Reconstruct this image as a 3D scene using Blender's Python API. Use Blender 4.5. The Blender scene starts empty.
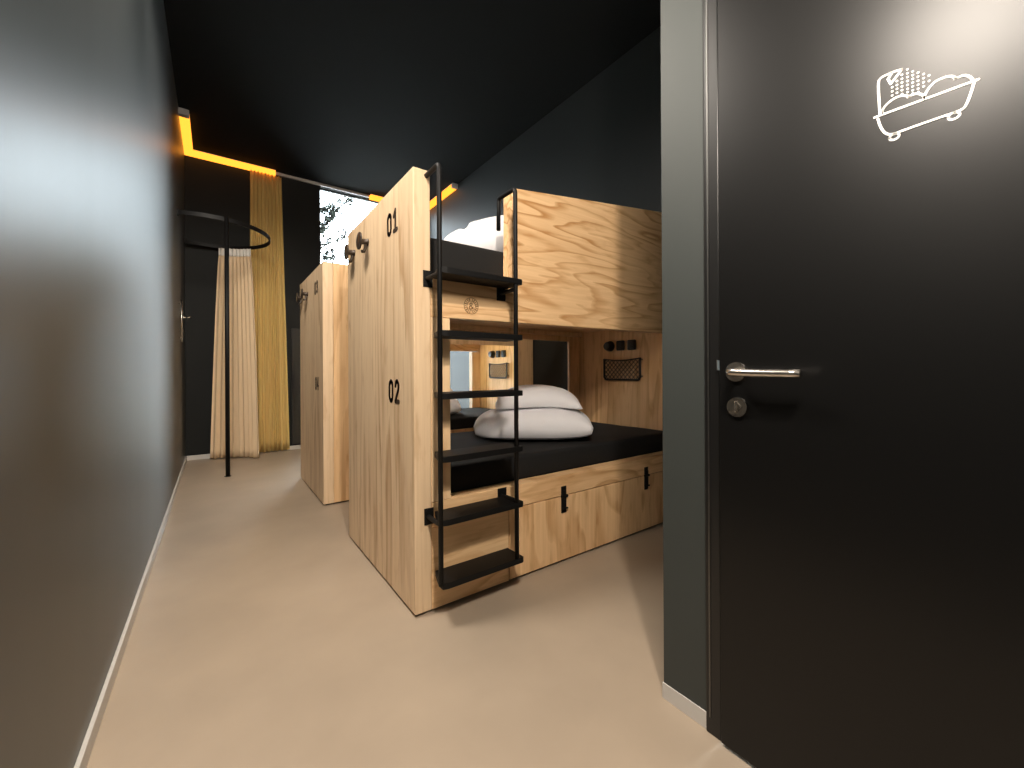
import bpy, bmesh, math, random
from mathutils import Vector, Matrix, noise

PI = math.pi
scene = bpy.context.scene
C = scene.collection

# ------------------------------------------------------------------ helpers
def link(o, parent=None):
    C.objects.link(o)
    if parent is not None:
        o.parent = parent
    return o

def tag(o, label=None, cat=None, group=None, kind=None):
    if label: o['label'] = label
    if cat: o['category'] = cat
    if group: o['group'] = group
    if kind: o['kind'] = kind
    return o

def thing(name, loc, label, cat, group=None, rz=0.0):
    o = bpy.data.objects.new(name, None)
    o.empty_display_size = 0.1
    o.location = loc
    o.rotation_euler = (0, 0, rz)
    link(o)
    return tag(o, label, cat, group)

def obj(name, bm, m, parent=None, smooth=False, loc=None):
    me = bpy.data.meshes.new(name)
    bmesh.ops.recalc_face_normals(bm, faces=bm.faces[:])
    bm.to_mesh(me)
    bm.free()
    if smooth:
        for p in me.polygons:
            p.use_smooth = True
    if m is not None:
        me.materials.append(m)
    o = bpy.data.objects.new(name, me)
    if loc is not None:
        o.location = loc
    return link(o, parent)

def BM():
    return bmesh.new()

def box(bm, x0, x1, y0, y1, z0, z1, bev=0.0, seg=2):
    r = bmesh.ops.create_cube(bm, size=1.0)
    vs = r['verts']
    for v in vs:
        v.co = Vector(((x0 + x1) / 2 + v.co.x * (x1 - x0), (y0 + y1) / 2 + v.co.y * (y1 - y0),
                       (z0 + z1) / 2 + v.co.z * (z1 - z0)))
    if bev > 0:
        es = list({e for v in vs for e in v.link_edges})
        bmesh.ops.bevel(bm, geom=es, offset=bev, segments=seg, affect='EDGES', profile=0.5)
    return bm

def prism(bm, pts, axis, a0, a1, bev=0.0):
    """polygon pts (two coords) extruded along axis from a0 to a1; axis 'y': pts=(x,z); 'x': pts=(y,z); 'z': pts=(x,y)"""
    def P(p, a):
        if axis == 'y': return (p[0], a, p[1])
        if axis == 'x': return (a, p[0], p[1])
        return (p[0], p[1], a)
    v0 = [bm.verts.new(P(p, a0)) for p in pts]
    v1 = [bm.verts.new(P(p, a1)) for p in pts]
    n = len(pts)
    fs = [bm.faces.new(v0), bm.faces.new(v1)]
    for i in range(n):
        fs.append(bm.faces.new((v0[i], v0[(i + 1) % n], v1[(i + 1) % n], v1[i])))
    if bev > 0:
        es = list({e for f in fs for e in f.edges})
        bmesh.ops.bevel(bm, geom=es, offset=bev, segments=2, affect='EDGES', profile=0.5)
    return bm

def panel_hole(bm, x0, x1, z0, z1, hx0, hx1, hz0, hz1, y0, y1):
    """a board in the xz plane with one rectangular opening, one closed solid"""
    xs, zs = [x0, hx0, hx1, x1], [z0, hz0, hz1, z1]
    F = {}
    for j, y in enumerate((y0, y1)):
        for a in range(4):
            for b in range(4):
                F[a, b, j] = bm.verts.new((xs[a], y, zs[b]))
    for a in range(3):
        for b in range(3):
            if a == 1 and b == 1: continue
            for j in (0, 1):
                bm.faces.new((F[a, b, j], F[a + 1, b, j], F[a + 1, b + 1, j], F[a, b + 1, j]))
    for k in range(3):
        for (p, q) in (((k, 0), (k + 1, 0)), ((k, 3), (k + 1, 3)), ((0, k), (0, k + 1)), ((3, k), (3, k + 1))):
            bm.faces.new((F[p[0], p[1], 0], F[q[0], q[1], 0], F[q[0], q[1], 1], F[p[0], p[1], 1]))
    for (p, q) in (((1, 1), (2, 1)), ((2, 1), (2, 2)), ((2, 2), (1, 2)), ((1, 2), (1, 1))):
        bm.faces.new((F[p[0], p[1], 0], F[q[0], q[1], 0], F[q[0], q[1], 1], F[p[0], p[1], 1]))
    return bm

def tube(bm, pts, r, seg=12, cap=True):
    pts = [Vector(p) for p in pts]
    rings = []
    n = len(pts)
    prev = None
    for i, p in enumerate(pts):
        if i == 0: t = pts[1] - pts[0]
        elif i == n - 1: t = pts[-1] - pts[-2]
        else: t = (pts[i + 1] - p).normalized() + (p - pts[i - 1]).normalized()
        t.normalize()
        if prev is None:
            u = t.orthogonal().normalized()
        else:
            u = (prev - t * prev.dot(t))
            u = u.normalized() if u.length > 1e-6 else t.orthogonal().normalized()
        prev = u
        w = t.cross(u)
        rr = r[i] if isinstance(r, (list, tuple)) else r
        rings.append([bm.verts.new(p + (u * math.cos(2 * PI * k / seg) + w * math.sin(2 * PI * k / seg)) * rr) for k in range(seg)])
    for a, b in zip(rings[:-1], rings[1:]):
        for k in range(seg):
            bm.faces.new((a[k], a[(k + 1) % seg], b[(k + 1) % seg], b[k]))
    if cap:
        bm.faces.new(rings[0])
        bm.faces.new(rings[-1])
    return bm

def bend(a, b, c, r, n=6):
    """points of a rounded corner at b between a and c"""
    a, b, c = Vector(a), Vector(b), Vector(c)
    p = b + (a - b).normalized() * r
    q = b + (c - b).normalized() * r
    return [p * (1 - t) ** 2 + b * 2 * t * (1 - t) + q * t * t for t in [i / n for i in range(n + 1)]]

def lathe(bm, prof, axis='x', loc=(0, 0, 0), seg=28):
    """prof: list of (radius, along)"""
    loc = Vector(loc)
    rings = []
    for r, a in prof:
        ring = []
        for k in range(seg):
            c, s = r * math.cos(2 * PI * k / seg), r * math.sin(2 * PI * k / seg)
            v = (a, c, s) if axis == 'x' else ((c, a, s) if axis == 'y' else (c, s, a))
            ring.append(bm.verts.new(loc + Vector(v)))
        rings.append(ring)
    for a, b in zip(rings[:-1], rings[1:]):
        for k in range(seg):
            bm.faces.new((a[k], a[(k + 1) % seg], b[(k + 1) % seg], b[k]))
    bm.faces.new(rings[0]); bm.faces.new(rings[-1])
    return bm

def stroke(bm, pts, w, mp, closed=False):
    """flat painted line: pts 2-D, width w, mp(u, v, h) -> 3-D point (h = height off the surface)"""
    P = list(pts) + ([pts[0]] if closed else [])
    h = 0.0012
    for (a, b) in zip(P[:-1], P[1:]):
        dx, dy = b[0] - a[0], b[1] - a[1]
        L = math.hypot(dx, dy)
        if L < 1e-7: continue
        nx, ny = -dy / L * w / 2, dx / L * w / 2
        q = [(a[0] + nx, a[1] + ny), (b[0] + nx, b[1] + ny), (b[0] - nx, b[1] - ny), (a[0] - nx, a[1] - ny)]
        lo = [bm.verts.new(mp(x, y, 0)) for x, y in q]
        hi = [bm.verts.new(mp(x, y, h)) for x, y in q]
        bm.faces.new(lo); bm.faces.new(hi)
        for i in range(4):
            bm.faces.new((lo[i], lo[(i + 1) % 4], hi[(i + 1) % 4], hi[i]))
    for p in P:
        dot(bm, p, w / 2, mp)
    return bm

def dot(bm, p, r, mp, seg=10):
    lo = [bm.verts.new(mp(p[0] + r * math.cos(2 * PI * k / seg), p[1] + r * math.sin(2 * PI * k / seg), 0)) for k in range(seg)]
    hi = [bm.verts.new(mp(p[0] + r * math.cos(2 * PI * k / seg), p[1] + r * math.sin(2 * PI * k / seg), 0.0013)) for k in range(seg)]
    bm.faces.new(lo); bm.faces.new(hi)
    for i in range(seg):
        bm.faces.new((lo[i], lo[(i + 1) % seg], hi[(i + 1) % seg], hi[i]))

def smooth_line(pts, n=6):
    """Catmull-Rom through pts"""
    out = []
    P = [pts[0]] + list(pts) + [pts[-1]]
    for i in range(1, len(P) - 2):
        p0, p1, p2, p3 = P[i - 1], P[i], P[i + 1], P[i + 2]
        for k in range(n):
            t = k / n
            out.append(tuple(0.5 * ((2 * p1[j]) + (-p0[j] + p2[j]) * t + (2 * p0[j] - 5 * p1[j] + 4 * p2[j] - p3[j]) * t * t
                                    + (-p0[j] + 3 * p1[j] - 3 * p2[j] + p3[j]) * t ** 3) for j in range(2)))
    out.append(tuple(pts[-1]))
    return out

# ------------------------------------------------------------------ materials
def new_mat(name):
    m = bpy.data.materials.new(name)
    m.use_nodes = True
    nt = m.node_tree
    return m, nt, nt.nodes['Principled BSDF']

def N(nt, typ, **kw):
    n = nt.nodes.new(typ)
    for k, v in kw.items():
        setattr(n, k, v)
    return n

def plain(name, col, rough=0.5, metal=0.0, var=0.0, scale=8.0, bump=0.0, bscale=200.0, coat=0.0, spec=0.5, sheen=0.0):
    m, nt, b = new_mat(name)
    b.inputs['Base Color'].default_value = (*col, 1)
    b.inputs['Roughness'].default_value = rough
    b.inputs['Metallic'].default_value = metal
    b.inputs['Specular IOR Level'].default_value = spec
    b.inputs['Coat Weight'].default_value = coat
    b.inputs['Coat Roughness'].default_value = 0.25
    b.inputs['Sheen Weight'].default_value = sheen
    tc = N(nt, 'ShaderNodeTexCoord')
    if var > 0:
        nz = N(nt, 'ShaderNodeTexNoise')
        nz.inputs['Scale'].default_value = scale
        nz.inputs['Detail'].default_value = 5
        nt.links.new(tc.outputs['Object'], nz.inputs['Vector'])
        cr = N(nt, 'ShaderNodeValToRGB')
        cr.color_ramp.elements[0].position = 0.3
        cr.color_ramp.elements[1].position = 0.7
        cr.color_ramp.elements[0].color = (*[c * (1 - var) for c in col], 1)
        cr.color_ramp.elements[1].color = (*[min(1, c * (1 + var)) for c in col], 1)
        nt.links.new(nz.outputs['Fac'], cr.inputs['Fac'])
        nt.links.new(cr.outputs['Color'], b.inputs['Base Color'])
    if bump > 0:
        nz2 = N(nt, 'ShaderNodeTexNoise')
        nz2.inputs['Scale'].default_value = bscale
        nz2.inputs['Detail'].default_value = 3
        nt.links.new(tc.outputs['Object'], nz2.inputs['Vector'])
        bp = N(nt, 'ShaderNodeBump')
        bp.inputs['Strength'].default_value = bump
        bp.inputs['Distance'].default_value = 0.004
        nt.links.new(nz2.outputs['Fac'], bp.inputs['Height'])
        nt.links.new(bp.outputs['Normal'], b.inputs['Normal'])
    return m

def wood(name, along, seed=0.0, light=(0.89, 0.61, 0.335), dark=(0.50, 0.25, 0.09), rings=16.0, strength=0.75, across=3.2, run=0.55):
    """pine plywood: contour lines of a stretched noise field give the flame figure, plus fine fibres"""
    m, nt, b = new_mat(name)
    b.inputs['Roughness'].default_value = 0.5
    b.inputs['Specular IOR Level'].default_value = 0.35
    tc = N(nt, 'ShaderNodeTexCoord')
    def mapped(sc_along, sc_across, off):
        mp = N(nt, 'ShaderNodeMapping')
        s = [sc_across] * 3
        s['xyz'.index(along)] = sc_along
        mp.inputs['Scale'].default_value = s
        mp.inputs['Location'].default_value = (off, off * 1.7 + 0.3, off * 0.6)
        nt.links.new(tc.outputs['Object'], mp.inputs['Vector'])
        return mp
    n1 = N(nt, 'ShaderNodeTexNoise'); n1.inputs['Scale'].default_value = 1.0
    n1.inputs['Detail'].default_value = 2.5; n1.inputs['Roughness'].default_value = 0.45
    n1.inputs['Distortion'].default_value = 0.2
    nt.links.new(mapped(run, across, seed).outputs[0], n1.inputs['Vector'])
    mul = N(nt, 'ShaderNodeMath', operation='MULTIPLY'); mul.inputs[1].default_value = rings
    nt.links.new(n1.outputs['Fac'], mul.inputs[0])
    fr = N(nt, 'ShaderNodeMath', operation='FRACT')
    nt.links.new(mul.outputs[0], fr.inputs[0])
    # broad pale early wood, thin darker late wood
    cr = N(nt, 'ShaderNodeValToRGB')
    e = cr.color_ramp.elements
    e[0].position = 0.0; e[0].color = (0, 0, 0, 1)
    e[1].position = 1.0; e[1].color = (0.25, 0.25, 0.25, 1)
    x = e.new(0.55); x.color = (0.12, 0.12, 0.12, 1)
    x = e.new(0.82); x.color = (0.75, 0.75, 0.75, 1)
    x = e.new(0.90); x.color = (0.9, 0.9, 0.9, 1)
    nt.links.new(fr.outputs[0], cr.inputs['Fac'])
    # strength of the figure changes over the sheet
    n2 = N(nt, 'ShaderNodeTexNoise'); n2.inputs['Scale'].default_value = 1.0; n2.inputs['Detail'].default_value = 2
    nt.links.new(mapped(1.2, 2.6, seed + 7).outputs[0], n2.inputs['Vector'])
    mr = N(nt, 'ShaderNodeMapRange')
    mr.inputs['From Min'].default_value = 0.35; mr.inputs['From Max'].default_value = 0.65
    mr.inputs['To Min'].default_value = 0.25 * strength; mr.inputs['To Max'].default_value = strength
    nt.links.new(n2.outputs['Fac'], mr.inputs['Value'])
    fg = N(nt, 'ShaderNodeMath', operation='MULTIPLY')
    nt.links.new(cr.outputs['Color'], fg.inputs[0]); nt.links.new(mr.outputs[0], fg.inputs[1])
    # fibres
    n3 = N(nt, 'ShaderNodeTexNoise'); n3.inputs['Scale'].default_value = 1.0; n3.inputs['Detail'].default_value = 4
    n3.inputs['Roughness'].default_value = 0.6
    nt.links.new(mapped(2.2, 75.0, seed + 3).outputs[0], n3.inputs['Vector'])
    m3 = N(nt, 'ShaderNodeMapRange')
    m3.inputs['From Min'].default_value = 0.3; m3.inputs['From Max'].default_value = 0.75
    m3.inputs['To Min'].default_value = 0.0; m3.inputs['To Max'].default_value = 0.33
    nt.links.new(n3.outputs['Fac'], m3.inputs['Value'])
    ad = N(nt, 'ShaderNodeMath', operation='ADD'); ad.use_clamp = True
    nt.links.new(fg.outputs[0], ad.inputs[0]); nt.links.new(m3.outputs[0], ad.inputs[1])
    n5 = N(nt, 'ShaderNodeTexNoise'); n5.inputs['Scale'].default_value = 1.0; n5.inputs['Detail'].default_value = 3
    nt.links.new(mapped(5.0, 26.0, seed + 5).outputs[0], n5.inputs['Vector'])
    m5 = N(nt, 'ShaderNodeMapRange'); m5.inputs['From Min'].default_value = 0.56; m5.inputs['From Max'].default_value = 0.72
    m5.inputs['To Max'].default_value = 0.35
    nt.links.new(n5.outputs['Fac'], m5.inputs['Value'])
    a5 = N(nt, 'ShaderNodeMath', operation='ADD'); a5.use_clamp = True
    nt.links.new(ad.outputs[0], a5.inputs[0]); nt.links.new(m5.outputs[0], a5.inputs[1])
    ad = a5
    mx = N(nt, 'ShaderNodeMix', data_type='RGBA')
    mx.inputs[6].default_value = (*light, 1); mx.inputs[7].default_value = (*dark, 1)
    nt.links.new(ad.outputs[0], mx.inputs[0])
    # knots
    vo = N(nt, 'ShaderNodeTexVoronoi'); vo.inputs['Scale'].default_value = 1.0
    nt.links.new(mapped(1.6, 3.4, seed + 11).outputs[0], vo.inputs['Vector'])
    kr = N(nt, 'ShaderNodeMapRange'); kr.inputs['From Min'].default_value = 0.02; kr.inputs['From Max'].default_value = 0.075
    kr.inputs['To Min'].default_value = 0.55; kr.inputs['To Max'].default_value = 0.0
    nt.links.new(vo.outputs['Distance'], kr.inputs['Value'])
    mk = N(nt, 'ShaderNodeMix', data_type='RGBA')
    nt.links.new(kr.outputs[0], mk.inputs[0]); nt.links.new(mx.outputs[2], mk.inputs[6])
    mk.inputs[7].default_value = (0.33, 0.16, 0.06, 1)
    nt.links.new(mk.outputs[2], b.inputs['Base Color'])
    bp = N(nt, 'ShaderNodeBump'); bp.inputs['Strength'].default_value = 0.08; bp.inputs['Distance'].default_value = 0.002
    nt.links.new(n3.outputs['Fac'], bp.inputs['Height']); nt.links.new(bp.outputs['Normal'], b.inputs['Normal'])
    return m

def streaky(name, col, rough, spec=0.5, var=0.12):
    """rolled satin wall paint with faint vertical streaks in its gloss"""
    m, nt, b = new_mat(name)
    b.inputs['Base Color'].default_value = (*col, 1)
    b.inputs['Specular IOR Level'].default_value = spec
    tc = N(nt, 'ShaderNodeTexCoord')
    mp = N(nt, 'ShaderNodeMapping'); mp.inputs['Scale'].default_value = (6, 6, 0.25)
    nt.links.new(tc.outputs['Object'], mp.inputs['Vector'])
    nz = N(nt, 'ShaderNodeTexNoise'); nz.inputs['Scale'].default_value = 1.0; nz.inputs['Detail'].default_value = 4
    nt.links.new(mp.outputs[0], nz.inputs['Vector'])
    mr = N(nt, 'ShaderNodeMapRange')
    mr.inputs['To Min'].default_value = rough * (1 - var); mr.inputs['To Max'].default_value = rough * (1 + var)
    nt.links.new(nz.outputs['Fac'], mr.inputs['Value'])
    nt.links.new(mr.outputs[0], b.inputs['Roughness'])
    n2 = N(nt, 'ShaderNodeTexNoise'); n2.inputs['Scale'].default_value = 320; n2.inputs['Detail'].default_value = 2
    nt.links.new(tc.outputs['Object'], n2.inputs['Vector'])
    bp = N(nt, 'ShaderNodeBump'); bp.inputs['Strength'].default_value = 0.05; bp.inputs['Distance'].default_value = 0.001
    nt.links.new(n2.outputs['Fac'], bp.inputs['Height']); nt.links.new(bp.outputs['Normal'], b.inputs['Normal'])
    return m

def emit(name, col, strength):
    m = bpy.data.materials.new(name); m.use_nodes = True
    nt = m.node_tree; nt.nodes.clear()
    e = N(nt, 'ShaderNodeEmission'); e.inputs[0].default_value = (*col, 1); e.inputs[1].default_value = strength
    o = N(nt, 'ShaderNodeOutputMaterial'); nt.links.new(e.outputs[0], o.inputs[0])
    return m

def cloth(name, col, trans=0.25, var=0.06):
    m, nt, b = new_mat(name)
    b.inputs['Base Color'].default_value = (*col, 1)
    b.inputs['Roughness'].default_value = 0.85
    b.inputs['Specular IOR Level'].default_value = 0.15
    tc = N(nt, 'ShaderNodeTexCoord')
    nz = N(nt, 'ShaderNodeTexNoise'); nz.inputs['Scale'].default_value = 400
    nt.links.new(tc.outputs['Object'], nz.inputs['Vector'])
    bp = N(nt, 'ShaderNodeBump'); bp.inputs['Strength'].default_value = 0.1; bp.inputs['Distance'].default_value = 0.001
    nt.links.new(nz.outputs['Fac'], bp.inputs['Height']); nt.links.new(bp.outputs['Normal'], b.inputs['Normal'])
    if trans > 0:
        t = N(nt, 'ShaderNodeBsdfTranslucent'); t.inputs[0].default_value = (*col, 1)
        mx = N(nt, 'ShaderNodeMixShader'); mx.inputs[0].default_value = trans
        nt.links.new(b.outputs[0], mx.inputs[1]); nt.links.new(t.outputs[0], mx.inputs[2])
        nt.links.new(mx.outputs[0], nt.nodes['Material Output'].inputs[0])
    return m

M = {}
M['wall'] = streaky('dark satin wall paint', (0.014, 0.0185, 0.0185), 0.40, 1.0, 0.03)
M['wall_right'] = streaky('dark eggshell wall paint', (0.014, 0.017, 0.017), 0.5, 0.4, 0.03)
M['wall_matt'] = plain('dark matt wall paint', (0.011, 0.012, 0.0115), 0.7, bump=0.05, bscale=300, spec=0.2)
M['pillar'] = plain('dark green grey paint', (0.030, 0.036, 0.034), 0.55, bump=0.05, bscale=300)
M['ceiling'] = plain('black ceiling paint', (0.0055, 0.006, 0.006), 0.9, bump=0.04, bscale=250, spec=0.1)
M['floor'] = plain('beige cast floor', (0.365, 0.295, 0.222), 0.42, var=0.07, scale=2.6, bump=0.03, bscale=120)
M['skirting'] = plain('light grey skirting', (0.52, 0.50, 0.47), 0.5, var=0.04)
M['door'] = plain('black door lacquer', (0.003, 0.003, 0.003), 0.345, bump=0.004, bscale=260, spec=0.36)
M['frame'] = plain('black door frame', (0.006, 0.006, 0.006), 0.35)
M['metal_edge'] = plain('thin aluminium edge', (0.55, 0.55, 0.53), 0.35, metal=1.0)
M['edge_dark'] = plain('dark aluminium edge', (0.16, 0.16, 0.155), 0.4, metal=1.0)
M['steel'] = plain('brushed steel', (0.62, 0.58, 0.53), 0.26, metal=1.0, var=0.03, scale=60)
M['white_paint'] = plain('white sign paint', (0.90, 0.89, 0.86), 0.5, var=0.01)
M['black_metal'] = plain('black powder coated steel', (0.0035, 0.0035, 0.0035), 0.55, bump=0.05, bscale=500, spec=0.25)
M['mattress'] = plain('black mattress cover', (0.011, 0.011, 0.011), 0.8, bump=0.25, bscale=90, spec=0.3)
M['linen'] = plain('white cotton bedding', (0.82, 0.82, 0.85), 0.85, bump=0.12, bscale=60, spec=0.2, sheen=0.2)
M['ink'] = plain('dark brown branded mark', (0.035, 0.018, 0.007), 0.7)
M['ink_light'] = plain('brown printed emblem', (0.16, 0.085, 0.03), 0.7)
M['hook'] = plain('dark bronze hook', (0.045, 0.032, 0.022), 0.4, metal=0.4)
M['black_plastic'] = plain('black plastic', (0.008, 0.008, 0.008), 0.4)
M['net'] = plain('black elastic net', (0.012, 0.010, 0.009), 0.7)
M['plinth'] = plain('dark plinth', (0.03, 0.022, 0.015), 0.8)
M['end_wood'] = wood('pine end sheet', 'z', 1.3, light=(0.82, 0.625, 0.41), dark=(0.47, 0.285, 0.14), rings=10, strength=0.8, across=4.2, run=0.22)
M['front_wood'] = wood('pine front sheet', 'x', 4.1, rings=11, strength=0.95, across=5.5, run=0.75)
M['low_wood'] = wood('pine drawer sheet', 'z', 9.4, rings=9, strength=0.7, across=3.0, run=0.7)
M['rail_wood'] = wood('pine rail', 'x', 2.2, rings=10, strength=0.7)
M['inner_wood'] = wood('pine inner sheet', 'z', 6.6, rings=9, strength=0.6, across=3.4, run=0.4)
M['edge_wood'] = wood('pine edge', 'z', 3.3, light=(0.92, 0.67, 0.40), dark=(0.64, 0.37, 0.17), rings=6, strength=0.4)
M['led'] = emit('yellow light diffuser', (1.0, 0.32, 0.028), 2.5)
M['led_profile'] = plain('grey light profile', (0.45, 0.43, 0.42), 0.4, metal=0.3)
M['curtain_yellow'] = cloth('yellow curtain cloth', (0.86, 0.67, 0.29), 0.35)
M['curtain_beige'] = cloth('beige curtain cloth', (0.84, 0.66, 0.44), 0.2)
M['tape'] = cloth('white heading tape', (0.82, 0.80, 0.75), 0.2)
M['bark'] = plain('tree bark', (0.012, 0.011, 0.010), 0.9, spec=0.0)
M['leaf'] = plain('grey green leaves', (0.024, 0.027, 0.022), 0.9, var=0.3, scale=3, spec=0.0)
M['ground'] = plain('pale paving outside', (0.45, 0.44, 0.41), 0.9, var=0.1)
def glass_mat():
    m = bpy.data.materials.new('window glass'); m.use_nodes = True
    nt = m.node_tree; nt.nodes.clear()
    t = N(nt, 'ShaderNodeBsdfTransparent'); g = N(nt, 'ShaderNodeBsdfGlossy'); g.inputs['Roughness'].default_value = 0.0
    lw = N(nt, 'ShaderNodeFresnel'); lw.inputs['IOR'].default_value = 1.45
    mx = N(nt, 'ShaderNodeMixShader'); o = N(nt, 'ShaderNodeOutputMaterial')
    nt.links.new(lw.outputs[0], mx.inputs[0]); nt.links.new(t.outputs[0], mx.inputs[1]); nt.links.new(g.outputs[0], mx.inputs[2])
    nt.links.new(mx.outputs[0], o.inputs[0])
    return m
M['glass'] = glass_mat()

# ------------------------------------------------------------------ the room
XL, XR, YB, YN, H = -0.295, 2.825, 6.28, -1.30, 3.75
WX0, WX1, WZ0, WZ1 = 1.217, 2.70, 0.06, 3.712     # window opening in the back wall
PX, PY = 1.163, 0.772                            # corner of the washroom box
def struct(name, bm, m, parent=None, smooth=False):
    return tag(obj(name, bm, m, parent, smooth), kind='structure')

struct('floor', box(BM(), XL - 0.15, XR + 0.15, YN - 0.15, YB + 0.15, -0.1, 0.0), M['floor'])
struct('ceiling', box(BM(), XL - 0.15, XR + 0.15, YN - 0.15, YB + 0.15, H, H + 0.1), M['ceiling'])
struct('wall_left', box(BM(), XL - 0.15, XL, YN - 0.15, YB + 0.15, 0, H), M['wall'])
struct('wall_right', box(BM(), XR, XR + 0.15, PY - 0.10, YB + 0.15, 0, H), M['wall_right'])
struct('wall_back', panel_hole(BM(), XL, XR, 0, H, WX0, WX1, WZ0, WZ1, YB, YB + 0.15), M['wall_matt'])
struct('wall_near', box(BM(), XL, PX + 0.1, YN - 0.15, YN, 0, H), M['wall'])
# washroom box: side wall with the doorway and the short wall behind the bed's foot
DY0, DY1, DZ = -0.33, 0.588, 2.16
bm = BM()
prism(bm, [(YN, 0), (DY0, 0), (DY0, DZ), (DY1, DZ), (DY1, 0), (PY, 0), (PY, H), (YN, H)], 'x', PX, PX + 0.10)
struct('wall_washroom', bm, M['pillar'])
struct('wall_partition', box(BM(), PX + 0.10, XR, PY - 0.10, PY, 0, H), M['pillar'])
# skirting
struct('baseboard_left', box(BM(), XL, XL + 0.012, YN, YB - 0.012, 0, 0.055, 0.002), M['skirting'])
bm = BM(); box(bm, XL, XR, YB - 0.012, YB, 0, 0.055, 0.002)
struct('baseboard_back', bm, M['skirting'])
struct('baseboard_washroom', box(BM(), PX - 0.004, PX, 0.6285, PY + 0.0035, 0, 0.05, 0.001), M['skirting'])
struct('baseboard_partition', box(BM(), PX + 0.0005, XR, PY, PY + 0.0035, 0, 0.05, 0.002), M['skirting'])
struct('baseboard_right', box(BM(), XR - 0.012, XR, PY + 0.012, YB - 0.012, 0, 0.055, 0.002), M['skirting'])

# window
w = struct('window_1', panel_hole(BM(), WX0, WX1, WZ0, WZ1, WX0 + 0.012, WX1 - 0.012, WZ0 + 0.03, WZ1 - 0.012, YB + 0.08, YB + 0.12), M['frame'])
obj('window_pane', box(BM(), WX0 + 0.012, WX1 - 0.012, YB + 0.095, YB + 0.101, WZ0 + 0.03, WZ1 - 0.012), M['glass'], w)
# grey profile where ceiling meets the window wall
struct('trim_1', box(BM(), 0.66, 1.90, YB - 0.03, YB, H - 0.036, H, 0.003), M['led_profile'])

# door in the washroom wall (leaf overlaps its frame)
bm = BM()
for (y0, y1, z0, z1) in ((DY1 - 0.004, 0.628, 0, DZ + 0.05), (DY0 - 0.05, DY0 + 0.004, 0, DZ + 0.05)):
    box(bm, PX - 0.010, PX + 0.10, y0, y1, z0, z1, 0.003)
box(bm, PX - 0.010, PX + 0.10, DY0 - 0.05, 0.628, DZ - 0.004, DZ + 0.05, 0.003)
df = struct('trim_2', bm, M['frame'])
obj('edge_strip', box(BM(), PX - 0.0125, PX - 0.008, 0.613, 0.617, 0.05, DZ + 0.04), M['edge_dark'], df)
dr = struct('door_1', box(BM(), 1.140, 1.185, DY0 + 0.008, 0.578, 0.010, DZ - 0.010, 0.002), M['door'])
# handle
hx = 1.140
h = obj('door_handle', lathe(BM(), [(0.0, -0.0001), (0.0255, 0.0), (0.0265, -0.003), (0.0258, -0.008), (0.0, -0.0085)], 'x', (hx, 0.531, 1.047)), M['steel'], dr)
bm = BM()
tube(bm, [(hx - 0.006, 0.531, 1.047)] + bend((hx - 0.006, 0.531, 1.047), (hx - 0.052, 0.531, 1.047), (hx - 0.052, 0.40, 1.043), 0.02, 8)
     + [(hx - 0.052, 0.45, 1.044), (hx - 0.052, 0.39, 1.043), (hx - 0.050, 0.366, 1.043)], 0.0098, 16)
obj('lever', bm, M['steel'], h, smooth=True)
k = obj('lock_rose', lathe(BM(), [(0.0, -0.0001), (0.0255, 0.0), (0.0265, -0.003), (0.0258, -0.008), (0.0, -0.0085)], 'x', (hx, 0.528, 0.952)), M['steel'], dr)
bm = BM(); lathe(bm, [(0.0, -0.008), (0.010, -0.008), (0.010, -0.013), (0.0, -0.013)], 'x', (hx, 0.528, 0.954)); box(bm, hx - 0.016, hx - 0.008, 0.5255, 0.5305, 0.940, 0.968, 0.001)
obj('lock_cylinder', bm, M['steel'], k)
obj('strike_plate', box(BM(), PX - 0.024, PX - 0.010, 0.5825, 0.5845, 1.052, 1.080, 0.001), M['metal_edge'], dr)

# bathtub sign on the door: (along the door towards the hinge, height)
def door_map(u, v, hgt):
    # sign pixels of a flat drawing -> metres on the leaf
    return (hx - hgt, u, v)
bm = BM()
W_ = 0.0042
for pts in ([(0.2442, 1.5891), (0.2354, 1.589), (0.1697, 1.587), (0.0982, 1.5851)],
            smooth_line([(0.2387, 1.5834), (0.2343, 1.5639), (0.2267, 1.5473), (0.216, 1.540), (0.1994, 1.540), (0.1545, 1.540), (0.122, 1.540), (0.1134, 1.5464), (0.1066, 1.5683), (0.1032, 1.5842)], 4),
            smooth_line([(0.2354, 1.5914), (0.2376, 1.6526), (0.2343, 1.6666), (0.2224, 1.6683), (0.2139, 1.6682), (0.2015, 1.6658)], 4),
            [(0.2015, 1.6652), (0.2182, 1.6459), (0.2224, 1.6583), (0.216, 1.6674)],
            smooth_line([(0.231, 1.5897), (0.2314, 1.5971), (0.2256, 1.6056), (0.2139, 1.6122), (0.2015, 1.612), (0.1903, 1.6043)], 4),
            smooth_line([(0.1925, 1.604), (0.1814, 1.6045), (0.1716, 1.5971), (0.1678, 1.588)], 4),
            smooth_line([(0.1697, 1.5897), (0.164, 1.6028), (0.1545, 1.6123), (0.1435, 1.6139), (0.1326, 1.6112), (0.1264, 1.6031)], 4),
            smooth_line([(0.1275, 1.603), (0.1168, 1.603), (0.1091, 1.5963), (0.1049, 1.5874)], 4)):
    stroke(bm, pts, W_, door_map)
for cy_ in (0.2130, 0.1290):
    stroke(bm, [(cy_ + 0.0075 * math.cos(2 * PI * i / 14), 1.5335 + 0.0062 * math.sin(2 * PI * i / 14)) for i in range(14)], 0.0040, door_map, closed=True)
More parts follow.
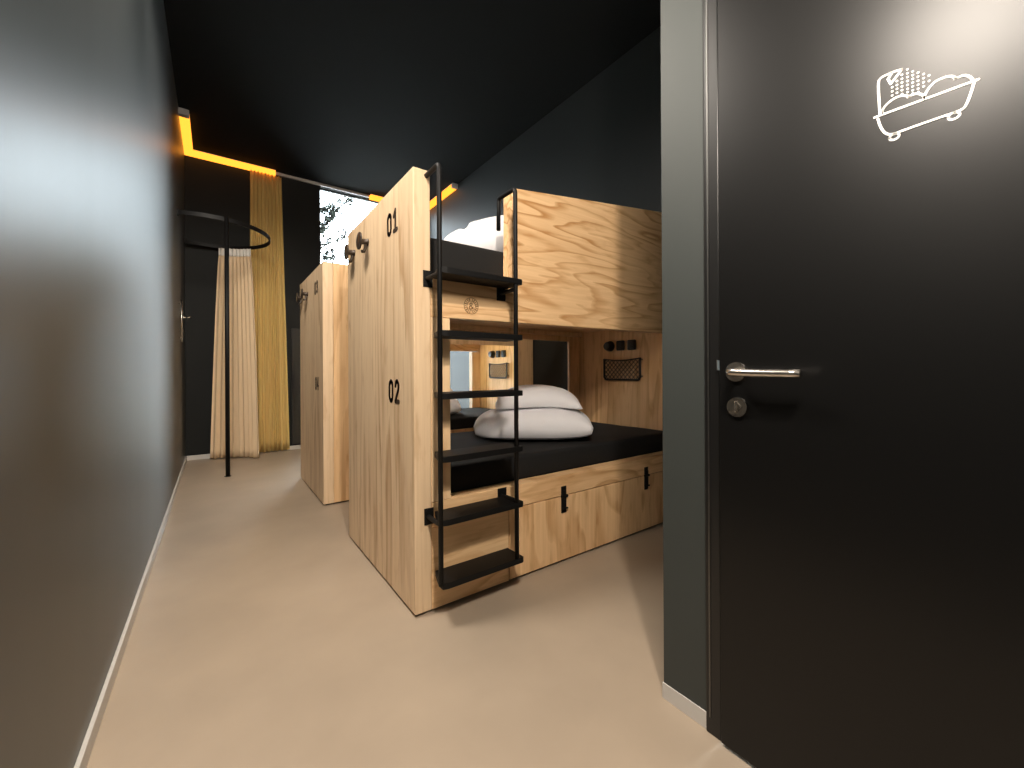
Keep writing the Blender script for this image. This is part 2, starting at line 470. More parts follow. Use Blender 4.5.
for y, zs in ((0.216, (1.6376, 1.629, 1.6205)), (0.2087, (1.6461, 1.6381, 1.6301, 1.6221)), (0.2011, (1.6544, 1.6465, 1.6387, 1.6308, 1.623, 1.6151)),
              (0.1929, (1.6607, 1.6528, 1.645, 1.6371, 1.6292, 1.6213, 1.6144)), (0.1853, (1.652, 1.6444, 1.6368, 1.6293, 1.6217, 1.6141, 1.6075)),
              (0.1775, (1.6446, 1.6367, 1.6287, 1.6208, 1.6128, 1.6059)), (0.1697, (1.6373, 1.6291, 1.621, 1.6128)), (0.1621, (1.6301, 1.6193))):
    for z in zs:
        dot(bm, (y, z), 0.0020, door_map)
tag(obj('bathtub_sign', bm, M['white_paint'], dr), 'white line drawing of a bathtub under a shower')

# ------------------------------------------------------------------ the bunk beds
BL, BD, BH = 2.13, 1.063, 1.93
DIG = {
    '0': [smooth_line([(0.5, 1.0), (0.14, 0.86), (0.10, 0.5), (0.14, 0.14), (0.5, 0.0), (0.86, 0.14), (0.90, 0.5), (0.86, 0.86), (0.5, 1.0)], 5)],
    '1': [[(0.10, 0.74), (0.52, 1.0), (0.52, 0.0)], [(0.12, 0.0), (0.92, 0.0)]],
    '2': [smooth_line([(0.12, 0.78), (0.28, 0.96), (0.55, 1.0), (0.82, 0.86), (0.82, 0.62), (0.45, 0.30), (0.12, 0.02)], 5), [(0.12, 0.0), (0.92, 0.0)]],
    '3': [smooth_line([(0.12, 0.84), (0.5, 1.0), (0.84, 0.82), (0.78, 0.60), (0.42, 0.53)], 5), smooth_line([(0.42, 0.53), (0.84, 0.42), (0.86, 0.16), (0.5, 0.0), (0.10, 0.14)], 5)],
    '4': [[(0.66, 0.0), (0.66, 1.0), (0.08, 0.30), (0.96, 0.30)]],
}
def number(text, yc, zc, parent, h=0.094, wd=0.054, gap=0.026):
    y = yc + (wd * 2 + gap) / 2          # reads from far (larger y) to near
    for ch in text:
        bm = BM()
        y0 = y
        for st in DIG[ch]:
            stroke(bm, [(p[0] * wd, p[1] * h) for p in st], 0.0205, lambda u, v, hh: (-hh - 0.0002, y0 - u, zc - h / 2 + v))
        tag(obj('number_digit', bm, M['ink'], parent), 'dark digit ' + ch)
        y -= wd + gap

def coat_hook(y, z, parent):
    bm = BM()
    lathe(bm, [(0.0, 0.0), (0.020, 0.0), (0.020, -0.005), (0.016, -0.008), (0.015, -0.040), (0.018, -0.043), (0.044, -0.043),
               (0.047, -0.045), (0.047, -0.050), (0.044, -0.052), (0.0, -0.052)], 'x', (0, y, z), 30)
    tube(bm, [(-0.012, y, z - 0.006), (-0.014, y, z - 0.034), (-0.022, y, z - 0.052), (-0.036, y, z - 0.056)], 0.009, 10)
    return obj('coat_hook', bm, M['hook'], parent, smooth=True)

def net_pocket(x, y0, y1, z0, z1, parent):
    """frame and elastic net on the inside of the foot panel, standing off in -x"""
    bm = BM()
    xo = x - 0.028
    loop = [(y1, z1 + 0.004), (y1, z0 + 0.02), (y1 - 0.02, z0), (y0 + 0.02, z0), (y0, z0 + 0.02), (y0, z1 + 0.004)]
    tube(bm, [(xo, a, b) for a, b in loop], 0.009, 8)
    n = 14
    tube(bm, [(xo, y0 + (y1 - y0) * i / n, z1 - 0.014 * math.sin(PI * i / n)) for i in range(n + 1)], 0.005, 8)
    for yy in (y0, y1):
        tube(bm, [(xo, yy, z1 - 0.01), (x, yy, z1 - 0.01)], 0.005, 8)
        tube(bm, [(xo, yy, z0 + 0.03), (x, yy, z0 + 0.03)], 0.005, 8)
    f = obj('net_pocket', bm, M['black_plastic'], parent, smooth=True)
    bm = BM()
    st = 0.040
    Wd, Ht = y1 - y0, z1 - z0 - 0.012
    k = -int(Ht / st) - 1
    while k * st < Wd:
        for sgn in (1, -1):
            # line u - v = k*st  within the rectangle (mirrored for the other diagonal)
            a = max(0.0, k * st); e = min(Wd, k * st + Ht)
            if e - a > 0.004:
                p = (a, a - k * st); q = (e, e - k * st)
                if sgn < 0: p, q = (Wd - p[0], p[1]), (Wd - q[0], q[1])
                tube(bm, [(xo, y0 + p[0], z0 + p[1]), (xo, y0 + q[0], z0 + q[1])], 0.0030, 5)
        k += 1
    obj('net', bm, M['net'], f)

def bunk(y_base, label, nums, mirror=False, ladder=True):
    root = thing('bunk_bed', (0.684, y_base, 0), label, 'bunk bed', 'plywood bunk beds')
    def Y(a, b):
        return (BD - b, BD - a) if mirror else (a, b)
    def part(name, bm, m, parent=root, **k): return obj(name, bm, m, parent, **k)
    T = 0.078
    # head panel with the numbers, foot panel against the room wall
    hp = part('end_panel', box(BM(), 0, T, 0, BD, 0.012, BH, 0.004), M['end_wood'])
    number(nums[0], 1.897 - 1.645, 1.765, hp); number(nums[1], 1.885 - 1.645, 0.962, hp)
    coat_hook(0.635, 1.770, hp); coat_hook(0.905, 1.775, hp)
    fp = part('end_panel', box(BM(), BL - T, BL, 0, BD, 0.012, BH, 0.004), M['inner_wood'])
    xi = BL - T
    yy = 0.535
    net_pocket(xi, yy - 0.185, yy + 0.180, 0.982, 1.155, fp)
    # three round-cornered fittings over the net
    for i, (dy, sq) in enumerate(((0.135, False), (0.02, True), (-0.092, True))):
        bm = BM()
        if not sq:
            lathe(bm, [(0.0, 0.0), (0.045, 0.0), (0.045, -0.012), (0.036, -0.045), (0.030, -0.055), (0.0, -0.055)], 'x', (xi, yy + dy, 1.265), 26)
            o = part('reading_lamp', bm, M['black_plastic'], fp, smooth=False)
        else:
            box(bm, xi - 0.022, xi, yy + dy - 0.042, yy + dy + 0.042, 1.224, 1.306, 0.012, 3)
            lathe(bm, [(0.0, -0.0215), (0.030, -0.0215), (0.028, -0.026), (0.0, -0.026)], 'x', (xi, yy + dy, 1.265), 22)
            o = part('wall_socket', bm, M['black_plastic'], fp)
    # plinth
    part('plinth', box(BM(), 0.02, BL - 0.02, 0.02, BD - 0.02, 0.0, 0.03), M['plinth'])
    # front side -----------------------------------------------------
    y0, y1 = Y(0.0, T)
    part('stile', box(BM(), T + 0.0005, 0.173, y0 + (0 if not mirror else 0), y1, 0.4795, 1.2925, 0.003), M['edge_wood'])
    part('stile', box(BM(), 1.94, xi - 0.0005, y0, y1, 0.4795, 1.3075, 0.003), M['edge_wood'])
    part('guard_panel', prism(BM(), [(T + 0.0005, 1.293), (xi - 0.0005, 1.318), (xi - 0.0005, 2.175), (0.524, 1.975), (0.524, 1.480), (T + 0.0005, 1.480)], 'y', y0, y1, 0.003), M['front_wood'])
    part('bed_rail', box(BM(), T + 0.0005, xi - 0.0005, y0, y1, 0.369, 0.479, 0.002), M['rail_wood'])
    part('base_panel', box(BM(), T + 0.0005, 0.492, y0, y1, 0.012, 0.3665, 0.002), M['rail_wood'])
    da, db = (y0, y1 - 0.02) if not mirror else (y0 + 0.02, y1)
    dw = part('drawer_front', box(BM(), 0.497, xi - 0.003, da, db, 0.014, 0.364, 0.003), M['low_wood'])
    for hxx in (0.865, 1.605):
        bm = BM()
        yo = (lambda a: -a) if not mirror else (lambda a: BD + a)
        def ybox(a, b): p, q = yo(a), yo(b); return (min(p, q), max(p, q))
        p, q = ybox(0.0, 0.004)
        box(bm, hxx - 0.019, hxx + 0.019, p, q, 0.274, 0.420, 0.0015)
        p, q = ybox(0.004, 0.013)
        box(bm, hxx - 0.011, hxx + 0.011, p, q, 0.300, 0.400, 0.003)
        tube(bm, [(hxx - 0.022, yo(0.008), 0.366), (hxx + 0.022, yo(0.008), 0.366)], 0.008, 10)
        tube(bm, [(hxx - 0.02, yo(0.012), 0.30), (hxx + 0.02, yo(0.012), 0.30)], 0.005, 10)
        obj('strap_hinge', bm, M['black_metal'], dw)
    # back side: one board with a wide opening over the lower bed
    b0, b1 = Y(BD - 0.022, BD)
    part('back_panel', panel_hole(BM(), T + 0.0005, xi - 0.0005, 0.014, 1.9295, 0.27, 1.925, 0.50, 1.325, b0, b1), M['inner_wood'])
    # platforms
    q0, q1 = Y(T + 0.001, BD - 0.023)
    part('bed_base', box(BM(), T + 0.001, xi - 0.001, q0, q1, 0.430, 0.470), M['inner_wood'])
    part('bed_base', box(BM(), T + 0.001, xi - 0.001, q0, q1, 1.405, 1.450), M['rail_wood'])
    r0, r1 = Y(BD - 0.065, BD - 0.024)
    part('batten', box(BM(), T + 0.001, xi - 0.001, r0, r1, 1.370, 1.404, 0.003), M['edge_wood'])
    if not ladder:
        return root
    # emblem on the guard board
    bm = BM()
    ec = (0.967 - 0.684, 1.3595)
    mp = lambda u, v, hh: (ec[0] + u, -hh - 0.0002, ec[1] + v)
    circ = lambda r, n=28: [(r * math.cos(2 * PI * i / n), r * math.sin(2 * PI * i / n)) for i in range(n)]
    stroke(bm, circ(0.038), 0.0022, mp, closed=True)
    stroke(bm, circ(0.0225, 22), 0.0018, mp, closed=True)
    rnd = random.Random(5)
    for i in range(20):                       # illegible lettering round the rim
        a = 2 * PI * (i + 0.2 * rnd.random()) / 20
        if i in (5, 15): continue
        ca, sa = math.cos(a), math.sin(a)
        stroke(bm, [(0.0265 * ca, 0.0265 * sa), (0.0335 * ca, 0.0335 * sa)], 0.0028 if i % 3 else 0.0042, mp)
    stroke(bm, smooth_line([(0.011, -0.013), (-0.006, 0.004), (-0.004, 0.013), (0.004, 0.012), (0.002, 0.003), (-0.010, -0.004), (-0.009, -0.013), (0.000, -0.015), (0.010, -0.004)], 5), 0.0034, mp)
    part('emblem', bm, M['ink_light'])
    # ladder -----------------------------------------------------------
    yp = 1.520 - 1.645
    xl, xr = 0.7445 - 0.684, 1.1315 - 0.684
    ld = bpy.data.objects.new('ladder', None); ld.empty_display_size = 0.1
    link(ld, root)
    zt = 1.905
    # left hand rail : post, top bend over the board, leg down behind
    def rail(x, zlow, back, zleg):
        p = [(x, yp, zlow)] + bend((x, yp, zlow), (x, yp, zt), (x, back, zt), 0.02, 5) + bend((x, yp, zt), (x, back, zt), (x, back, zleg), 0.02, 5) + [(x, back, zleg)]
        b2 = BM(); tube(b2, p, 0.0105, 12); return b2
    # cross bars and brackets tie the two posts to the bed
    for (xx, zc, s) in ((xl, 1.457, 1), (xr, 1.435, -1), (xl, 0.424, 1), (xr, 0.445, -1)):
        x0, x1 = (xx - 0.018, xx + 0.026) if s > 0 else (xx - 0.022, xx + 0.030)
        zz = 0.036
        bm = BM()
        box(bm, x0, x1, -0.005, 0.0, zc - zz, zc + zz, 0.002)
        tube(bm, [(xx, -0.004, zc), (xx, yp, zc)], 0.010, 10)
        for dx in (0.008, (x1 - x0) - 0.008):
            for dz in (-zz + 0.010, zz - 0.010):
                lathe(bm, [(0.0, -0.005), (0.0042, -0.005), (0.003, -0.007), (0.0, -0.0072)], 'y', (x0 + dx, 0, zc + dz), 10)
        obj('ladder_bracket', bm, M['black_metal'], ld)
    obj('ladder_post', rail(xl, 0.175, 0.060, 1.55), M['black_metal'], ld, smooth=True)
    obj('ladder_post', rail(xr + 0.002, 0.165, 0.014, 1.75), M['black_metal'], ld, smooth=True)
    for i in range(6):
        z = 0.182 + 0.2605 * i
        bm = BM()
        prism(bm, [(xl + 0.004, yp - 0.008), (xl + 0.004, yp + 0.03), (xl + 0.03, -0.006), (1.165 - 0.684, -0.006), (1.170 - 0.684, yp - 0.004), (1.160 - 0.684, yp - 0.012), (xl + 0.03, yp - 0.012)], 'z', z - 0.025, z, 0.003)
        obj('ladder_rung', bm, M['black_metal'], ld)
    return root

bunk(1.645, 'large pine plywood bunk bed numbered 01 and 02 with black ladder, nearest the doorway', ('01', '02'))
bunk(3.459, 'pine plywood bunk bed standing behind the numbered 01 and 02 bunk, nearer the window', ('03', '04'), mirror=True, ladder=False)

# mattresses -------------------------------------------------------------
def mattress(name, x0, x1, y0, y1, z0, z1, label):
    bm = BM()
    box(bm, x0, x1, y0, y1, z0, z1, 0.018, 3)
    bmesh.ops.subdivide_edges(bm, edges=[e for e in bm.edges if e.calc_length() > 0.3], cuts=24, use_grid_fill=True)
    for v in bm.verts:
        if v.co.z > z1 - 0.03:
            v.co.z += 0.004 * noise.noise(v.co * 5.0)
    o = obj('mattress', bm, M['mattress'], None, smooth=True)
    return tag(o, label, 'mattress', 'black mattresses in the bunks')
mattress('m', 0.768, 2.728, 1.728, 2.680, 0.472, 0.604, 'black mattress on the lower bed numbered 02')
mattress('m', 0.768, 2.728, 1.728, 2.680, 1.452, 1.676, 'dark mattress on the upper bed numbered 01, behind the guard panel')
mattress('m', 0.768, 2.728, 3.486, 4.436, 0.472, 0.604, 'black mattress in the far bunk, seen through the open back of the near one')

# bedding ------------------------------------------------------------------
def soft(lx, ly, h, seed, flat=0.25, pinch=0.0, wr=0.012, n=56, m=40, fold=False, e=3.0, droop=0.0):
    """a plump rectangular cushion: superellipse outline, full in the middle, wrinkled; base at z=0"""
    bm = BM()
    rows = []
    for side in (1, -1):
        grid = []
        for j in range(m + 1):
            r = []
            for i in range(n + 1):
                u, v = -1 + 2 * i / n, -1 + 2 * j / m
                r.append((u, v))
            grid.append(r)
        rows.append(grid)
    def top(u, v):
        a = max(0.0, 1 - abs(u) ** e); b = max(0.0, 1 - abs(v) ** e)
        return (a ** 0.5) * (b ** 0.5)
    V = {}
    for s, grid in enumerate(rows):
        for j in range(m + 1):
            for i in range(n + 1):
                u, v = grid[j][i]
                edge = i in (0, n) or j in (0, m)
                if edge and s == 1:
                    V[s, j, i] = V[0, j, i]; continue
                # rounded corners, slightly concave sides for a pillow
                cu = u * (1 - 0.06 * v * v + pinch * (v * v - 0.5) * abs(u))
                cv = v * (1 - 0.06 * u * u + pinch * (u * u - 0.5) * abs(v))
                x, y = cu * lx / 2, cv * ly / 2
                t = top(u, v)
                base = h * flat
                if s == 0: z = base + (h - base) * t
                else: z = base - base * t ** 0.5
                p = Vector((x * 4, y * 6, seed * 3.1 + s * 5))
                w_ = noise.noise(p) * 0.9 + noise.noise(p * 2.7) * 0.45 + 0.25 * noise.noise(p * 6.1)
                z += wr * w_ * (t ** 0.4) * (1 if s == 0 else 0.0)
                if fold and s == 0:
                    z -= 0.03 * math.exp(-((u + 0.62 - 0.12 * v) / 0.06) ** 2) * t
                    if u < -0.62: z -= 0.02 * t
                x += wr * 0.8 * noise.noise(p + Vector((9, 2, 4))) ; y += wr * 0.8 * noise.noise(p + Vector((1, 8, 3)))
                z = max(0.0, z) - droop * (u * u + v * v) * 0.5
                V[s, j, i] = bm.verts.new((x, y, z))
    for s in (0, 1):
        for j in range(m):
            for i in range(n):
                bm.faces.new((V[s, j, i], V[s, j, i + 1], V[s, j + 1, i + 1], V[s, j + 1, i]))
    return bm

RZ = math.radians(-36)
def bedding(cx, cy, z, rz, seed, dl, pl, shift=(0.03, 0.02), prz=0.05, lift=0.012, lx=0.80, ly=0.58, h=0.215, e=3.2, pillow=True):
    d = obj('duvet', soft(lx, ly, h, seed, 0.40, 0.0, 0.015, fold=True, e=e), M['linen'], None, smooth=True, loc=(cx, cy, z))
    d.rotation_euler = (0, 0, rz); tag(d, dl, 'duvet', 'folded white duvets')
    if not pillow: return
    ox = shift[0] * math.cos(rz) - shift[1] * math.sin(rz); oy = shift[0] * math.sin(rz) + shift[1] * math.cos(rz)
    p = obj('pillow', soft(0.58, 0.46, 0.125, seed + 4, 0.16, 0.07, 0.010, droop=0.045), M['linen'], None, smooth=True, loc=(cx + ox, cy + oy, z + h + lift))
    p.rotation_euler = (0, 0, rz + prz); tag(p, pl, 'pillow', 'white pillows')
bedding(1.765, 2.185, 0.607, RZ, 1.0, 'folded white duvet on the black lower mattress of the near bunk', 'white pillow lying on the folded duvet in the lower near bed')
bedding(1.60, 2.20, 1.680, RZ + 0.15, 2.0, 'folded white duvet on the upper mattress behind the guard panel', '', lx=0.92, ly=0.52, h=0.40, e=1.7, pillow=False)
bedding(1.73, 3.98, 0.607, RZ + 0.3, 3.0, 'folded duvet in the far bunk, seen past the ladder through the near bed', 'pillow in the far bunk, seen past the ladder', lift=0.026)

# ------------------------------------------------------------------ ring curtain, tall curtain
CXr, CYr, RR, ZR = -0.05, 5.62, 0.578, 2.62
rt = thing('curtain_rail', (0.0965, 5.055, 0), 'black round curtain ring on a thin floor post by the left wall', 'curtain rail')
def loc_(p, o): return (p[0] - o[0], p[1] - o[1], p[2] - o[2])
o0 = (0.0965, 5.055, 0)
a0 = math.acos((XL - CXr) / RR)
ang = [-a0 + (2 * a0) * i / 60 for i in range(61)]
bm = BM()
prof = []
for a in ang:
    c, s = math.cos(a), math.sin(a)
    prof.append([loc_((CXr + (RR + e) * c, CYr + (RR + e) * s, ZR + z), o0) for e, z in ((-0.006, -0.021), (0.006, -0.021), (0.006, 0.021), (-0.006, 0.021))])
V = [[bm.verts.new(p) for p in q] for q in prof]
for a, b in zip(V[:-1], V[1:]):
    for k in range(4):
        bm.faces.new((a[k], a[(k + 1) % 4], b[(k + 1) % 4], b[k]))
bm.faces.new(V[0]); bm.faces.new(V[-1])
obj('ring', bm, M['black_metal'], rt)
bm = BM(); tube(bm, [(0, 0, 0.004), (0, 0, ZR + 0.03)], 0.0195, 16); obj('post', bm, M['black_metal'], rt, smooth=True)
bm = BM(); lathe(bm, [(0.0, 0.0), (0.030, 0.0), (0.030, 0.004), (0.0, 0.0045)], 'z', (0, 0, 0), 24); obj('foot_plate', bm, M['black_metal'], rt)
for s in (1, -1):
    yy = CYr + s * RR * math.sin(a0)
    bm = BM(); box(bm, XL + 0.0005 - o0[0], XL + 0.008 - o0[0], yy - 0.025 - o0[1], yy + 0.025 - o0[1], ZR - 0.03, ZR + 0.03, 0.002)
    obj('wall_flange', bm, M['black_metal'], rt)

def curtain_sheet(path, ztop, zbot, folds, amp_t, amp_b, seed, nz=26, per=14, flare=0.0, thick=0.003):
    """path: function s in 0..1 -> (x, y, nx, ny); pleats grow from top to bottom"""
    bm = BM()
    nx_ = folds * per
    rows = []
    for side in (0, 1):
        g = []
        for j in range(nz + 1):
            t = j / nz
            row = []
            for i in range(nx_ + 1):
                s = i / nx_
                sw = s + 0.012 * noise.noise(Vector((s * 9, t * 1.3, seed)))
                x, y, ax, ay = path(min(1, max(0, sw)), t)
                ph = 2 * PI * folds * (s + 0.010 * noise.noise(Vector((s * 6, seed, t * 2))))
                a = (amp_t + (amp_b - amp_t) * t ** 0.7) * (0.75 + 0.5 * noise.noise(Vector((s * 11, seed * 2, 0))))
                d = a * math.sin(ph) + 0.3 * a * math.sin(2.3 * ph + 1) * t
                d += (thick if side else 0)
                z = ztop + (zbot - ztop) * t
                if j == nz: z += 0.008 * noise.noise(Vector((s * 14, seed, 3)))
                row.append(bm.verts.new((x + ax * d, y + ay * d, z)))
            g.append(row)
        rows.append(g)
    A, B = rows
    for g in rows:
        for j in range(nz):
            for i in range(nx_):
                bm.faces.new((g[j][i], g[j][i + 1], g[j + 1][i + 1], g[j + 1][i]))
    for j in range(nz):
        for i in (0, nx_):
            bm.faces.new((A[j][i], A[j + 1][i], B[j + 1][i], B[j][i]))
    for i in range(nx_):
        for j in (0, nz):
            bm.faces.new((A[j][i], A[j][i + 1], B[j][i + 1], B[j][i]))
    return bm

# beige curtain gathered on the window side of the ring
def ring_path(s, t):
    a1, a2 = math.radians(81), math.radians(41)
    lo1, lo2 = math.radians(91), math.radians(24)
    k = t ** 0.8
    a = (a1 + (a2 - a1) * s) * (1 - k) + (lo1 + (lo2 - lo1) * s) * k
    r = RR - 0.035 - 0.02 * t
    return (CXr + r * math.cos(a), CYr + r * math.sin(a), math.cos(a), math.sin(a))
cb = obj('changing_curtain', curtain_sheet(ring_path, ZR - 0.116, 0.015, 9, 0.008, 0.024, 1.7), M['curtain_beige'], None, smooth=True)
tag(cb, 'beige curtain hanging to the floor from the black ring', 'curtain')
def tape_path(s, t):
    a = math.radians(81) + (math.radians(41) - math.radians(81)) * s
    r = RR - 0.035
    return (CXr + r * math.cos(a), CYr + r * math.sin(a), math.cos(a), math.sin(a))
tag(obj('heading_tape', curtain_sheet(tape_path, ZR - 0.0225, ZR - 0.1155, 9, 0.014, 0.010, 1.7, nz=4), M['tape'], cb, smooth=True), 'white gathered heading')

def tall_path(s, t):
    x0 = 0.37 - 0.03 * t; x1 = 0.725 + 0.085 * t
    return (x0 + (x1 - x0) * s, YB - 0.062, 0, -1)
cy_ = obj('tall_curtain', curtain_sheet(tall_path, H - 0.075, 0.018, 9, 0.024, 0.034, 4.4), M['curtain_yellow'], None, smooth=True)
tag(cy_, 'tall yellow curtain hanging from the ceiling beside the window', 'curtain')

# ------------------------------------------------------------------ yellow light profiles at the ceiling
def led(label, pts_list, caps):
    t = thing('ceiling_light', (pts_list[0][0], pts_list[0][2], H), label, 'light', 'yellow ceiling light lines')
    ox, oy = pts_list[0][0], pts_list[0][2]
    bm = BM(); bp = BM()
    for (x0, x1, y0, y1) in pts_list:
        box(bm, x0 - ox, x1 - ox, y0 - oy, y1 - oy, -0.060, -0.008)
        box(bp, x0 - ox, x1 - ox, y0 - oy, y1 - oy, -0.008, -0.0005)
    obj('light_diffuser', bm, M['led'], t)
    obj('light_profile', bp, M['led_profile'], t)
    for (x0, x1, y0, y1) in caps:
        obj('end_cap', box(BM(), x0 - ox, x1 - ox, y0 - oy, y1 - oy, -0.062, -0.0005), M['led_profile'], t)
LW = 0.085
led('yellow ceiling light line turning the corner over the left wall and curtain', [(XL + 0.001, XL + LW, 5.36, YB - 0.001), (XL + LW, 0.655, YB - LW, YB - 0.001)],
    [(XL + 0.001, XL + LW, 5.30, 5.36)])
led('yellow ceiling light line in the far right corner above the bunk', [(XR - LW, XR - 0.001, 5.20, YB - 0.001), (1.905, XR - LW, YB - LW, YB - 0.001)],
    [(XR - LW, XR - 0.001, 5.16, 5.20)])

# ------------------------------------------------------------------ small things on the far walls
wr = thing('wall_bar', (XL, 5.22, 1.58), 'thin upright metal bar on the left wall near the curtain ring', 'wall bar')
bm = BM(); tube(bm, [(0.022, 0, -0.21), (0.022, 0, 0.21)], 0.008, 12); obj('bar', bm, M['steel'], wr, smooth=True)
for z in (-0.17, 0.17):
    bm = BM(); tube(bm, [(0.0005, 0, z), (0.018, 0, z)], 0.006, 10); obj('standoff', bm, M['steel'], wr, smooth=True)
wk = thing('wall_hook', (XL, 5.95, 1.69), 'small metal hook on the left wall inside the curtain ring', 'hook')
bm = BM(); lathe(bm, [(0.0, 0.0005), (0.022, 0.0005), (0.022, 0.006), (0.0, 0.0065)], 'x', (0, 0, 0), 20); obj('hook_plate', bm, M['steel'], wk)
bm = BM(); tube(bm, [(0.005, 0, 0), (0.045, 0, 0.002), (0.062, 0, 0.022)], 0.008, 10); obj('hook_arm', bm, M['steel'], wk, smooth=True)
bp_ = thing('wall_panel', (0.84, YB - 0.03, 0), 'tall black panel beside the yellow curtain, half hidden by the far bunk', 'panel')
obj('panel_face', box(BM(), 0, 0.36, 0.0, 0.018, 0.075, 1.66, 0.003), M['frame'], bp_)
obj('panel_edge', box(BM(), 0.006, 0.354, 0.018, 0.0295, 0.085, 1.65), M['black_plastic'], bp_)

# ------------------------------------------------------------------ outside the window
struct('ground_outside', box(BM(), -12, 14, YB + 0.16, 24, -0.12, -0.02), M['ground'])
t = thing('tree', (1.35, 10.0, 0), 'bare twiggy branch of a tree seen through the top of the window', 'tree', 'trees outside the window')
def limb(bm, lf, pts, r0, seed, twigs, leaves, size):
    r = random.Random(seed)
    P = [Vector(p) for p in pts]
    tube(bm, P, [r0 * (1 - 0.7 * i / (len(P) - 1)) for i in range(len(P))], 7)
    for k in range(twigs):
        f = r.uniform(0.25, 1.0) * (len(P) - 1); i = min(len(P) - 2, int(f))
        b = P[i].lerp(P[i + 1], f - i)
        d = ((P[i + 1] - P[i]).normalized() + Vector((r.uniform(-1, 1), r.uniform(-1, 1), r.uniform(-.7, 1)))).normalized()
        L = r.uniform(0.12, 0.30)
        e_ = b + d * L
        tube(bm, [b, b + d * L * .5 + Vector((0, 0, r.uniform(-.02, .02))), e_], 0.012, 5)
        for q in range(leaves):
            c = b.lerp(e_, r.uniform(.2, 1.1)) + Vector((r.gauss(0, .05), r.gauss(0, .05), r.gauss(0, .05)))
            a = Vector((r.uniform(-1, 1), r.uniform(-1, 1), r.uniform(-1, 1))).normalized()
            o_ = a.orthogonal().normalized(); s_ = size * r.uniform(.6, 1.2)
            lo = [lf.verts.new(v) for v in (c - a * s_, c + o_ * s_ * .45, c + a * s_, c - o_ * s_ * .45)]
            tp_ = lf.verts.new(c + a.cross(o_) * 0.006)
            for m_ in range(4): lf.faces.new((lo[m_], lo[(m_ + 1) % 4], tp_))
bm = BM(); lf = BM()
tube(bm, [(0, 0, -0.02), (0.05, 0, 1.5), (0.0, 0.05, 3.0), (0.1, 0, 4.2), (0.05, 0.05, 5.2), (0.15, 0, 6.0)], [.10, .085, .07, .05, .03, .015], 9)
limb(bm, lf, [(0.05, 0, 3.7), (0.45, 0, 4.15), (0.72, 0.02, 4.5), (0.95, 0, 4.85), (1.28, 0.03, 5.20)], 0.035, 3, 46, 5, 0.075)
limb(bm, lf, [(0.08, 0, 4.4), (0.40, 0.1, 4.72), (0.68, 0.1, 4.80)], 0.025, 5, 20, 5, 0.07)
limb(bm, lf, [(0.04, 0, 3.4), (0.50, 0.2, 3.85), (0.90, 0.2, 4.15), (1.2, 0.2, 4.35)], 0.025, 6, 18, 4, 0.07)
limb(bm, lf, [(0.1, 0, 4.3), (-0.3, 0.1, 4.8), (-0.6, 0.1, 5.6)], 0.03, 7, 12, 4, 0.06)
obj('trunk', bm, M['bark'], t); f = obj('foliage', lf, M['leaf'], t); f['kind'] = 'stuff'
t = thing('shrub', (2.55, 11.2, 0), 'pale loose foliage low in the window behind the far bunk', 'shrub', None)
bm = BM(); lf = BM()
for k in range(7):
    a = 2 * PI * k / 7; h_ = 3.95 + 0.12 * math.sin(k * 2.3)
    limb(bm, lf, [(0, 0, -0.02), (0.15 * math.cos(a), 0.15 * math.sin(a), 1.6), (0.55 * math.cos(a), 0.4 * math.sin(a), 3.1), (0.95 * math.cos(a), 0.5 * math.sin(a), h_ + .35)], 0.03, 30 + k, 44, 5, 0.07)
obj('stems', bm, M['bark'], t); f = obj('foliage', lf, M['leaf'], t); f['kind'] = 'stuff'

# ------------------------------------------------------------------ light
wd = bpy.data.worlds.new('World'); scene.world = wd; wd.use_nodes = True
nt = wd.node_tree
bg = nt.nodes['Background']
bg.inputs['Color'].default_value = (0.80, 0.93, 1.0, 1)
# overcast sky: brighter towards the zenith
tcw = N(nt, 'ShaderNodeTexCoord'); sep = N(nt, 'ShaderNodeSeparateXYZ'); mrw = N(nt, 'ShaderNodeMapRange')
nt.links.new(tcw.outputs['Generated'], sep.inputs[0]); nt.links.new(sep.outputs['Z'], mrw.inputs['Value'])
mrw.inputs['From Min'].default_value = 0.1; mrw.inputs['From Max'].default_value = 0.9
mrw.inputs['To Min'].default_value = 12.5; mrw.inputs['To Max'].default_value = 26.0
nt.links.new(mrw.outputs[0], bg.inputs['Strength'])

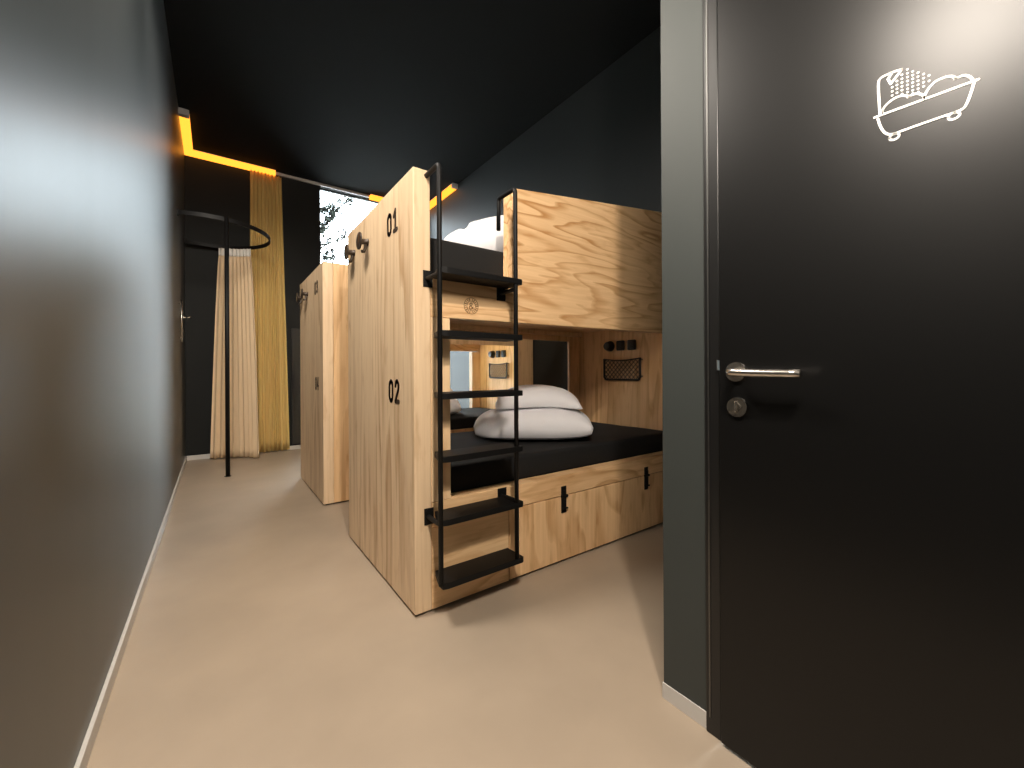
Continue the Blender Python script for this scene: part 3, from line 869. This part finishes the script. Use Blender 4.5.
def light(name, typ, loc, energy, col, **k):
    d = bpy.data.lights.new(name, typ); d.energy = energy; d.color = col
    for a, b in k.items(): setattr(d, a, b)
    o = bpy.data.objects.new(name, d); o.location = loc; C.objects.link(o)
    return o
light('entry_lamp', 'POINT', (0.22, -0.20, 2.68), 165, (1.0, 0.87, 0.74), shadow_soft_size=0.045)
light('door_glow_fill', 'POINT', (0.36, 0.17, 2.12), 72, (1.0, 0.89, 0.77), shadow_soft_size=0.16)  # added out of view for the glow on the door, also fills the bunk front
light('aisle_fill', 'AREA', (-0.08, 1.85, 3.22), 72, (1.0, 0.90, 0.79), shape='DISK', size=0.5)  # unseen fill added to lift the end panels and aisle floor
sp = light('back_fill', 'SPOT', (0.0, 2.6, 3.40), 230, (1.0, 0.90, 0.79), shadow_soft_size=0.25, spot_size=math.radians(72), spot_blend=0.8)  # invented spot out of view, brightens curtains and floor at the back
sp.rotation_euler = (Vector((0.15, 5.7, 0.9)) - Vector((0.0, 2.6, 3.40))).to_track_quat('-Z', 'Y').to_euler()
rl = light('far_bunk_fill', 'SPOT', (1.75, 4.0, 1.34), 26, (1.0, 0.88, 0.52), shadow_soft_size=0.03, spot_size=math.radians(62), spot_blend=0.6)  # added fill for the yellow inside of the far bunk, no fitting here
rl.rotation_euler = (0, math.radians(-75), 0)

# ------------------------------------------------------------------ camera
cd = bpy.data.cameras.new('Camera')
cd.sensor_width = 36.0
cd.sensor_fit = 'HORIZONTAL'
cd.lens = 406.5 / 1024.0 * 36.0
cd.shift_y = -12.0 / 1024.0
cd.shift_x = 1.0 / 1024.0
cd.clip_start = 0.02
cam = bpy.data.objects.new('Camera', cd)
cam.location = (0, 0, 1.05)
cam.rotation_euler = (Matrix.Rotation(math.radians(-36.0), 3, 'Z') @ Matrix.Rotation(PI / 2, 3, 'X') @ Matrix.Rotation(-0.005, 3, 'Z')).to_euler()
C.objects.link(cam)
scene.camera = cam

vs = scene.view_settings
vs.view_transform = 'Standard'
vs.look = 'None'
vs.exposure = 0.0
vs.gamma = 1.0
vs.use_curve_mapping = False
